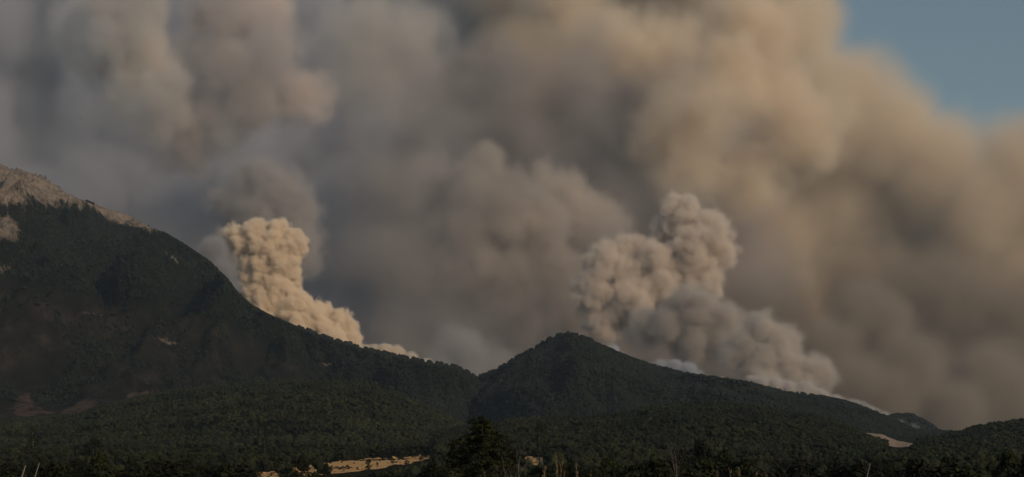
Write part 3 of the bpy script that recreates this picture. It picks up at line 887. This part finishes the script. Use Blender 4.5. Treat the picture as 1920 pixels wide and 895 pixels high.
def veil_volume(parent, core, mat, vox, D, E, billow, bscale, fb, fscale, lacun=0.0):
    """a volume whose density fills the space within about D metres of the core, its outline broken by billows and wisps"""
    ng = bpy.data.node_groups.new('smoke', 'GeometryNodeTree')
    ng.interface.new_socket('Geometry', in_out='INPUT', socket_type='NodeSocketGeometry'); ng.interface.new_socket('Geometry', in_out='OUTPUT', socket_type='NodeSocketGeometry')
    N = ng.nodes.new; K = ng.links.new
    go = N('NodeGroupOutput')
    oi = N('GeometryNodeObjectInfo'); oi.inputs['Object'].default_value = core; oi.transform_space = 'ORIGINAL'
    prox = N('GeometryNodeProximity'); K(oi.outputs['Geometry'], prox.inputs[0])
    pos = N('GeometryNodeInputPosition')

    def ma(op, a, b_=0.0, c_=0.0):
        m_ = N('ShaderNodeMath'); m_.operation = op
        for s_, v_ in zip(m_.inputs, (a, b_, c_)):
            if isinstance(v_, (int, float)): s_.default_value = v_
            else: K(v_, s_)
        return m_.outputs[0]
    warp = N('ShaderNodeTexNoise'); warp.inputs['Scale'].default_value = bscale * 1.3; warp.inputs['Detail'].default_value = 1; K(pos.outputs[0], warp.inputs['Vector'])
    wv = N('ShaderNodeVectorMath'); wv.operation = 'MULTIPLY_ADD'; K(warp.outputs['Color'], wv.inputs[0]); wv.inputs[1].default_value = (0.5 / bscale,) * 3; K(pos.outputs[0], wv.inputs[2])
    tot = ma('MULTIPLY', prox.outputs['Distance'], -1.0)
    tot = ma('ADD', tot, D)
    for oct_, amp in ((1, 1.0), (2.3, 0.6), (5.1, 0.34)):
        vo = N('ShaderNodeTexVoronoi'); vo.feature = 'F1'; vo.inputs['Scale'].default_value = bscale * oct_; K(wv.outputs[0], vo.inputs['Vector'])
        sq = ma('MULTIPLY', vo.outputs['Distance'], vo.outputs['Distance'])
        tot = ma('MULTIPLY_ADD', ma('SUBTRACT', 0.45, sq), billow * amp, tot)
    nz = N('ShaderNodeTexNoise'); nz.inputs['Scale'].default_value = fscale; nz.inputs['Detail'].default_value = 6; nz.inputs['Roughness'].default_value = 0.66; K(pos.outputs[0], nz.inputs['Vector'])
    tot = ma('MULTIPLY_ADD', ma('SUBTRACT', nz.outputs[0], 0.5), fb * 2, tot)
    mr = N('ShaderNodeMapRange'); mr.interpolation_type = 'SMOOTHSTEP'; K(tot, mr.inputs[0]); mr.inputs[1].default_value = 0; mr.inputs[2].default_value = E; mr.inputs[3].default_value = 0; mr.inputs[4].default_value = 1
    vc = N('GeometryNodeVolumeCube'); K(mr.outputs[0], vc.inputs['Density']); vc.inputs['Background'].default_value = 0
    co = np.empty(len(core.data.vertices) * 3, np.float32); core.data.vertices.foreach_get('co', co); co = co.reshape(-1, 3)
    ext = D + billow * 0.6 + fb * 0.4
    mn = co.min(0) - ext; mx = co.max(0) + ext; mn[2] = max(mn[2], -20)
    vc.inputs['Min'].default_value = mn.tolist(); vc.inputs['Max'].default_value = mx.tolist()
    res = [max(8, int(d_ / vox)) for d_ in (mx - mn)]
    for a, r_ in zip('XYZ', res): vc.inputs['Resolution ' + a].default_value = r_
    print('  veil', core.name, res, int(np.prod(res) / 1e3), 'k')
    sm = N('GeometryNodeSetMaterial'); sm.inputs['Material'].default_value = mat
    K(vc.outputs[0], sm.inputs[0]); K(sm.outputs[0], go.inputs[0])
    vd = bpy.data.volumes.new('smoke_veil'); vd.materials.append(mat)
    o = bpy.data.objects.new('smoke_veil', vd); COL.objects.link(o); o.parent = parent
    md = o.modifiers.new('density', 'NODES'); md.node_group = ng
    return o


def smoke(name, balls, col, od, vox, soft, label, core_k=0.4, bill=0.35, bsz=0.9, wisp=0.15, cat='smoke plume', sub=4, kind=None, seed=0, group=None, solid=True, squash=None, rough=1.0):
    """balls: (px, py, Y, radius in photograph pixels); od: optical depth from the outline to the opaque core; soft: share of the veil over which it fades in"""
    rng = random.Random(seed)
    bm = bmesh.new()
    Rs = [r_ / FOC * Y_ for _, _, Y_, r_ in balls]; Ra = sum(Rs) / len(Rs); Rlo = min(Rs)
    D = (1 - core_k) * Ra
    for (px_, py_, Y_, r_), Rm in zip(balls, Rs):
        c_ = P(px_, py_, Y_); k_ = max(Rm - D, 0.16 * Ra)
        bmesh.ops.create_icosphere(bm, subdivisions=3, radius=k_, matrix=Matrix.Translation(c_))
        for _ in range(sub):
            d_ = Vector((rng.gauss(0, 1), rng.gauss(0, 1), rng.gauss(0, 1))).normalized()
            bmesh.ops.create_icosphere(bm, subdivisions=2, radius=k_ * rng.uniform(0.3, 0.5), matrix=Matrix.Translation(c_ + d_ * k_ * 0.85))
    me = bpy.data.meshes.new(name); bm.to_mesh(me); bm.free()
    o = bpy.data.objects.new(name, me); COL.objects.link(o)
    m_ = o.modifiers.new('r', 'REMESH'); m_.mode = 'VOXEL'; m_.voxel_size = max(0.16 * Ra / 2.6, 3.0) if name != 'smoke_bank' else 90
    s_ = o.modifiers.new('s', 'SMOOTH'); s_.iterations = 3; s_.factor = 0.5
    dg = bpy.context.evaluated_depsgraph_get(); me2 = bpy.data.meshes.new_from_object(o.evaluated_get(dg)); o.modifiers.clear(); o.data = me2; me2.name = name
    me2.materials.clear()
    E = D * soft
    vm, cm = smoke_mats(name, col, od / (D * (1 - soft / 2 if soft <= 1 else soft * (soft ** -3 - soft ** -4 / 2))))
    me2.materials.append(cm); me2.shade_smooth()
    par = o
    if not solid:
        COL.objects.unlink(o); o.name = name + '_shape'; par = None
    v_ = veil_volume(par, o, vm, vox, D, E, D * bill * rough, 1 / (Ra * bsz), D * wisp, 1 / (Ra * bsz * 0.8))
    if not solid: v_.name = name; o = v_
    tag(o, label, cat, group, kind)
    return o


rb = random.Random(77)


def bank(x0, x1, y0, y1, Y, amp, r0, r1, edge=None, step=110):
    out_ = []
    for gx_ in range(x0, x1, step):
        for gy_ in range(y0, y1, step):
            if edge is not None and gx_ > edge(gy_): continue
            out_.append((gx_ + rb.uniform(-40, 40), gy_ + rb.uniform(-40, 40), Y + amp * 2 * float(gnoise(gx_ / 300 + Y, gy_ / 260)), rb.uniform(r0, r1)))
    return out_


smoke('smoke_bank', bank(-260, 1181, -190, 830, 12300, 500, 150, 190), (0.70, 0.705, 0.77), 3.2, 42, 0.8,
      'huge slate grey smoke bank filling the sky behind the mountain and the plumes', cat='smoke', kind='stuff', sub=1, core_k=0.2, seed=1, bill=0.5, bsz=0.9, wisp=0.5)
smoke('smoke_bank', bank(1000, 2300, -190, 830, 11300, 200, 140, 180, lambda y_: np.interp(y_, [-200, 0, 42, 130, 200, 300, 400], [1530, 1500, 1420, 1380, 1560, 1700, 2400])) + [(1560, 240, 11000, 150), (1660, 255, 11000, 150), (1750, 320, 11000, 150), (1830, 400, 11000, 160)],
      (0.92, 0.83, 0.71), 2.6, 42, 1.8,
      'huge tan brown smoke bank on the right, thinning out towards the blue gap', cat='smoke', kind='stuff', sub=1, core_k=0.2, seed=2, bill=0.22, bsz=1.0, wisp=0.32)
smoke('smoke_bank', bank(820, 1460, 230, 860, 10300, 250, 100, 150), (0.60, 0.53, 0.50), 1.1, 42, 1.4,
      'dim reddish brown smoke filling the middle behind the pointed hill and its plumes', cat='smoke', kind='stuff', sub=1, core_k=0.15, seed=22, bill=0.6, bsz=0.9, wisp=0.7, solid=False)
smoke('smoke_bank', bank(1380, 2350, 600, 900, 10100, 200, 110, 150, None, 105), (0.50, 0.42, 0.33), 1.6, 42, 1.7,  # brown albedo darkened to paint in the shade of the smoke overhead
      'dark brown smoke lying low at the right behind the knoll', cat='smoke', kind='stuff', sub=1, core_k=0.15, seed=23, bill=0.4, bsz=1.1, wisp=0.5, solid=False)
smoke('smoke_bank', bank(-240, 900, -180, 640, 8300, 200, 110, 150, None, 130), (0.66, 0.655, 0.69), 0.15, 42, 1.9,
      'thin grey smoke drifting between the upper billows and the bright cream column', cat='smoke', kind='stuff', sub=1, core_k=0.15, seed=24, bill=0.7, bsz=1.0, wisp=0.8, solid=False)
smoke('smoke_bank', bank(760, 1500, 120, 840, 7750, 120, 100, 150, None, 130), (0.62, 0.56, 0.53), 0.2, 42, 2.0,
      'thin grey-brown smoke veil drifting across the middle behind the bulging plumes', cat='smoke', kind='stuff', sub=1, core_k=0.12, seed=25, bill=0.5, bsz=1.1, wisp=0.9, solid=False)
print('banks')

smoke('smoke_billow', [(228, 20, 9000, 84), (238, 60, 9000, 80), (250, 100, 9000, 78), (270, 135, 9000, 70), (290, 165, 9000, 58), (200, 90, 9150, 70), (160, 60, 9300, 70), (265, 185, 9050, 60), (300, 210, 9200, 60)], (0.97, 0.92, 0.87), 2.0, 28, 1.5,
      'bright tan upright billow of smoke high above the rocky mountain crest', seed=3, bill=0.7, wisp=0.7, core_k=0.2, solid=False)
smoke('smoke_billow', [(450, 30, 9300, 104), (450, 110, 9300, 90), (500, 90, 9300, 64), (370, 120, 9350, 66), (470, 190, 9400, 70), (400, 225, 9450, 75), (350, 270, 9500, 60), (335, 200, 9400, 60), (560, 180, 9500, 50)], (0.94, 0.86, 0.82), 1.7, 34, 1.4,
      'pinkish tan billow of smoke right of the bright upright billow', seed=4, bill=0.7, wisp=0.6, core_k=0.2, solid=False)
smoke('smoke_billow', [(700, 80, 9800, 110), (760, 70, 9800, 90), (690, 150, 9800, 80)], (0.84, 0.81, 0.78), 1.1, 45, 1.7,
      'faint grey rounded billow of smoke at the top between tan billow and brown smoke', seed=5, solid=False, core_k=0.2, bill=0.5, wisp=0.6)
smoke('smoke_billow', [(1170, 80, 9200, 80), (1250, 120, 9200, 95), (1310, 220, 9000, 110), (1250, 260, 9100, 80), (1380, 170, 9200, 120), (1400, 60, 9400, 120), (1290, 310, 9000, 80), (1060, 0, 9500, 80), (1480, 50, 9500, 80), (1480, 220, 9300, 110), (1400, 330, 9300, 90)],
      (0.96, 0.86, 0.73), 1.05, 38, 2.0, 'warm ochre mass of smoke in the upper part right of the middle', seed=6, solid=False, core_k=0.15, bill=0.7, wisp=0.8)
smoke('smoke_billow', [(930, 400, 8200, 90), (870, 430, 8200, 72), (1000, 440, 8250, 84), (900, 500, 8200, 76), (960, 520, 8200, 70), (900, 330, 8300, 50), (1040, 370, 8500, 65), (1050, 520, 8300, 60), (1110, 420, 8600, 70), (1090, 600, 8500, 60), (820, 350, 8500, 50), (960, 600, 8400, 50)], (0.85, 0.78, 0.72), 1.4, 26, 1.7,
      'soft grey-brown billow of smoke above the valley left of the bright head-shaped plume', seed=7, bill=0.8, wisp=0.8, solid=False, core_k=0.2)
smoke('smoke_plume', [(1278, 400, 7000, 38), (1320, 440, 7000, 44), (1345, 470, 7050, 36), (1290, 470, 7000, 52), (1225, 490, 6980, 46), (1170, 480, 6980, 36), (1140, 500, 6950, 44), (1115, 555, 6950, 44), (1180, 560, 6950, 52), (1240, 540, 7000, 46), (1130, 610, 6950, 38), (1300, 530, 7050, 50), (1225, 530, 7020, 58), (1190, 520, 7000, 50), (1260, 440, 7040, 40)],
      (0.90, 0.82, 0.75), 2.4, 12, 1.0, 'tall bulging tan plume with a rounded head right of the pointed hilltop', sub=5, seed=8, core_k=0.36, bill=0.9, bsz=0.75, wisp=0.7)
smoke('smoke_plume', [(1300, 580, 6500, 50), (1260, 610, 6500, 44), (1345, 610, 6500, 50), (1215, 615, 6550, 38), (1300, 640, 6500, 46), (1370, 650, 6500, 42)], (0.72, 0.66, 0.62), 1.8, 19, 1.3,
      'grey rounded puff of smoke low behind the hill under the tall bulging plume', seed=9, bill=0.8, wisp=0.6, core_k=0.25, solid=False)
smoke('smoke_plume', [(1430, 620, 6000, 38), (1400, 650, 6000, 38), (1460, 650, 6000, 44), (1380, 670, 6000, 34), (1430, 690, 5950, 42), (1480, 690, 5950, 40), (1530, 705, 5950, 38), (1500, 725, 5900, 34), (1440, 720, 5850, 30)],
      (0.78, 0.72, 0.67), 1.1, 15, 1.5, 'grey-brown plume leaning right from the ridge behind the right shoulder of the hill', seed=10, bill=0.8, wisp=0.9, core_k=0.3, solid=False)
smoke('smoke_plume', [(1430, 722, 5200, 17), (1455, 728, 5200, 19), (1480, 733, 5200, 18), (1510, 737, 5200, 19), (1540, 745, 5200, 16), (1570, 755, 5150, 14), (1410, 714, 5250, 11), (1600, 764, 5100, 13), (1630, 774, 5100, 12), (1660, 786, 5050, 11), (1690, 796, 5050, 10)], (0.76, 0.71, 0.68), 1.3, 11, 1.4,
      'pale low smoke rolling along the right shoulder of the pointed hill', seed=11, bill=0.9, wisp=0.6, solid=False)
smoke('smoke_plume', [(1240, 686, 5300, 14), (1265, 690, 5300, 18), (1290, 695, 5300, 19), (1312, 706, 5300, 12), (1220, 690, 5300, 12)], (0.66, 0.67, 0.72), 0.8, 10, 1.7,
      'small bluish white smoke wisp behind the hill ridge right of the hilltop', seed=12, solid=False, wisp=0.9)
smoke('smoke_plume', [(1128, 653, 5200, 8), (1150, 658, 5200, 12), (1166, 668, 5200, 8)], (0.72, 0.72, 0.76), 1.0, 8, 1.6,
      'tiny white smoke puff peeking over the hill just right of its top', seed=13, solid=False, wisp=0.7)
# left plume
smoke('smoke_plume', [(640, 612, 6500, 26), (655, 645, 6450, 22), (612, 625, 6450, 28), (580, 605, 6450, 34), (545, 580, 6450, 38), (500, 575, 6450, 40), (475, 545, 6450, 26), (520, 540, 6450, 34), (485, 505, 6450, 34), (530, 500, 6450, 34), (545, 460, 6450, 28),
                      (500, 465, 6450, 38), (520, 440, 6450, 26), (455, 455, 6450, 24), (440, 447, 6450, 15), (480, 440, 6450, 26), (600, 590, 6500, 18), (630, 645, 6400, 24), (560, 620, 6400, 26)],
      (0.985, 0.885, 0.76), 4, 8, 0.6, 'bright cream coloured smoke column rising from the mountain ridge', sub=5, seed=14, core_k=0.38, bill=1.05, bsz=0.8, wisp=0.55)
smoke('smoke_plume', [(500, 370, 7100, 72), (470, 340, 7100, 50), (540, 400, 7050, 64), (560, 455, 6950, 46), (440, 390, 7100, 52), (490, 410, 7000, 60), (430, 480, 6900, 48), (430, 540, 6800, 42), (560, 480, 6900, 36)], (0.66, 0.62, 0.61), 1.0, 19, 1.7,
      'dim grey-brown smoke cloud behind and above the bright cream column', seed=15, bill=0.8, wisp=0.7, core_k=0.25, solid=False)
smoke('smoke_plume', [(418, 505, 5750, 26), (432, 540, 5650, 24), (400, 470, 5900, 30)], (0.60, 0.58, 0.60), 0.5, 16, 1.9,
      'dim smoke drifting over the mountain edge left of the bright cream column', seed=26, solid=False, wisp=0.9, bill=0.6)
smoke('smoke_plume', [(700, 658, 5700, 11), (722, 661, 5700, 16), (745, 666, 5700, 15), (770, 675, 5650, 13), (800, 684, 5600, 11), (690, 656, 5750, 9)], (0.90, 0.82, 0.72), 2.0, 9, 1.0,
      'small cream smoke puffs rolling over the ridge right of the bright column', solid=False, seed=16, bill=0.9, wisp=0.5)
smoke('smoke_plume', [(885, 682, 6400, 60), (840, 695, 6400, 54), (935, 700, 6400, 54), (880, 720, 6400, 60), (860, 650, 6500, 50)], (0.62, 0.60, 0.60), 0.28, 18, 1.8,
      'faint grey smoke rising from the saddle between mountain and hill', seed=17, solid=False, wisp=0.9, bill=0.8)
smoke('smoke_plume', [(1600, 720, 7600, 80), (1680, 760, 7600, 80), (1560, 660, 7800, 80), (1700, 690, 7800, 90), (1640, 610, 8000, 90), (1780, 780, 7600, 90), (1860, 720, 8000, 100)], (0.54, 0.46, 0.38), 0.4, 30, 2.0,
      'thin brownish smoke hanging over the right end of the hill shoulder', seed=18, solid=False, wisp=1.0, bill=0.5)
smoke('smoke_plume', [(1665, 789, 4550, 9), (1690, 798, 4500, 12), (1715, 806, 4450, 13), (1738, 812, 4450, 10)], (0.40, 0.40, 0.41), 0.2, 8, 1.9,
      'thin grey smoke trailing down in front of the smoke-veiled ridge', seed=19, solid=False, wisp=0.9, bill=0.7)
for k_, (x_, y_, r_) in enumerate([(1352, 712, 7), (1605, 757, 9), (1632, 768, 8)]):
    smoke('smoke_plume', [(x_, y_, 5100, r_), (x_ + r_ * 1.4, y_ + 3, 5100, r_ * 0.9), (x_ - r_, y_ - 1, 5100, r_ * 0.7)], (0.62, 0.60, 0.60), 0.8, 8, 1.6,
          ('small pale smoke wisp on the hill skyline between bluish wisp and low rolling smoke', 'small pale smoke wisp where the low rolling smoke ends on the hill shoulder', 'last small pale smoke wisp on the hill shoulder above the clearing')[k_],
          seed=30 + k_, solid=False, wisp=0.8, bill=0.6)

# ------------------------------------------------------------------ haze
hz = bpy.data.materials.new('haze'); hz.use_nodes = True; t = hz.node_tree; t.nodes.clear()
out = t.nodes.new('ShaderNodeOutputMaterial'); v = t.nodes.new('ShaderNodeVolumePrincipled')
v.inputs['Color'].default_value = (0.62, 0.78, 1.0, 1); v.inputs['Density'].default_value = 0.000016
t.links.new(v.outputs[0], out.inputs['Volume'])
bm = bmesh.new(); bmesh.ops.create_cube(bm, size=1)
bmesh.ops.scale(bm, vec=(66000, 70000, 6300), verts=bm.verts); bmesh.ops.translate(bm, vec=(0, 28000, 3000), verts=bm.verts)
me = bpy.data.meshes.new('haze'); bm.to_mesh(me); bm.free()
tag(link('haze', me, hz), kind='stuff')
print('scene built')
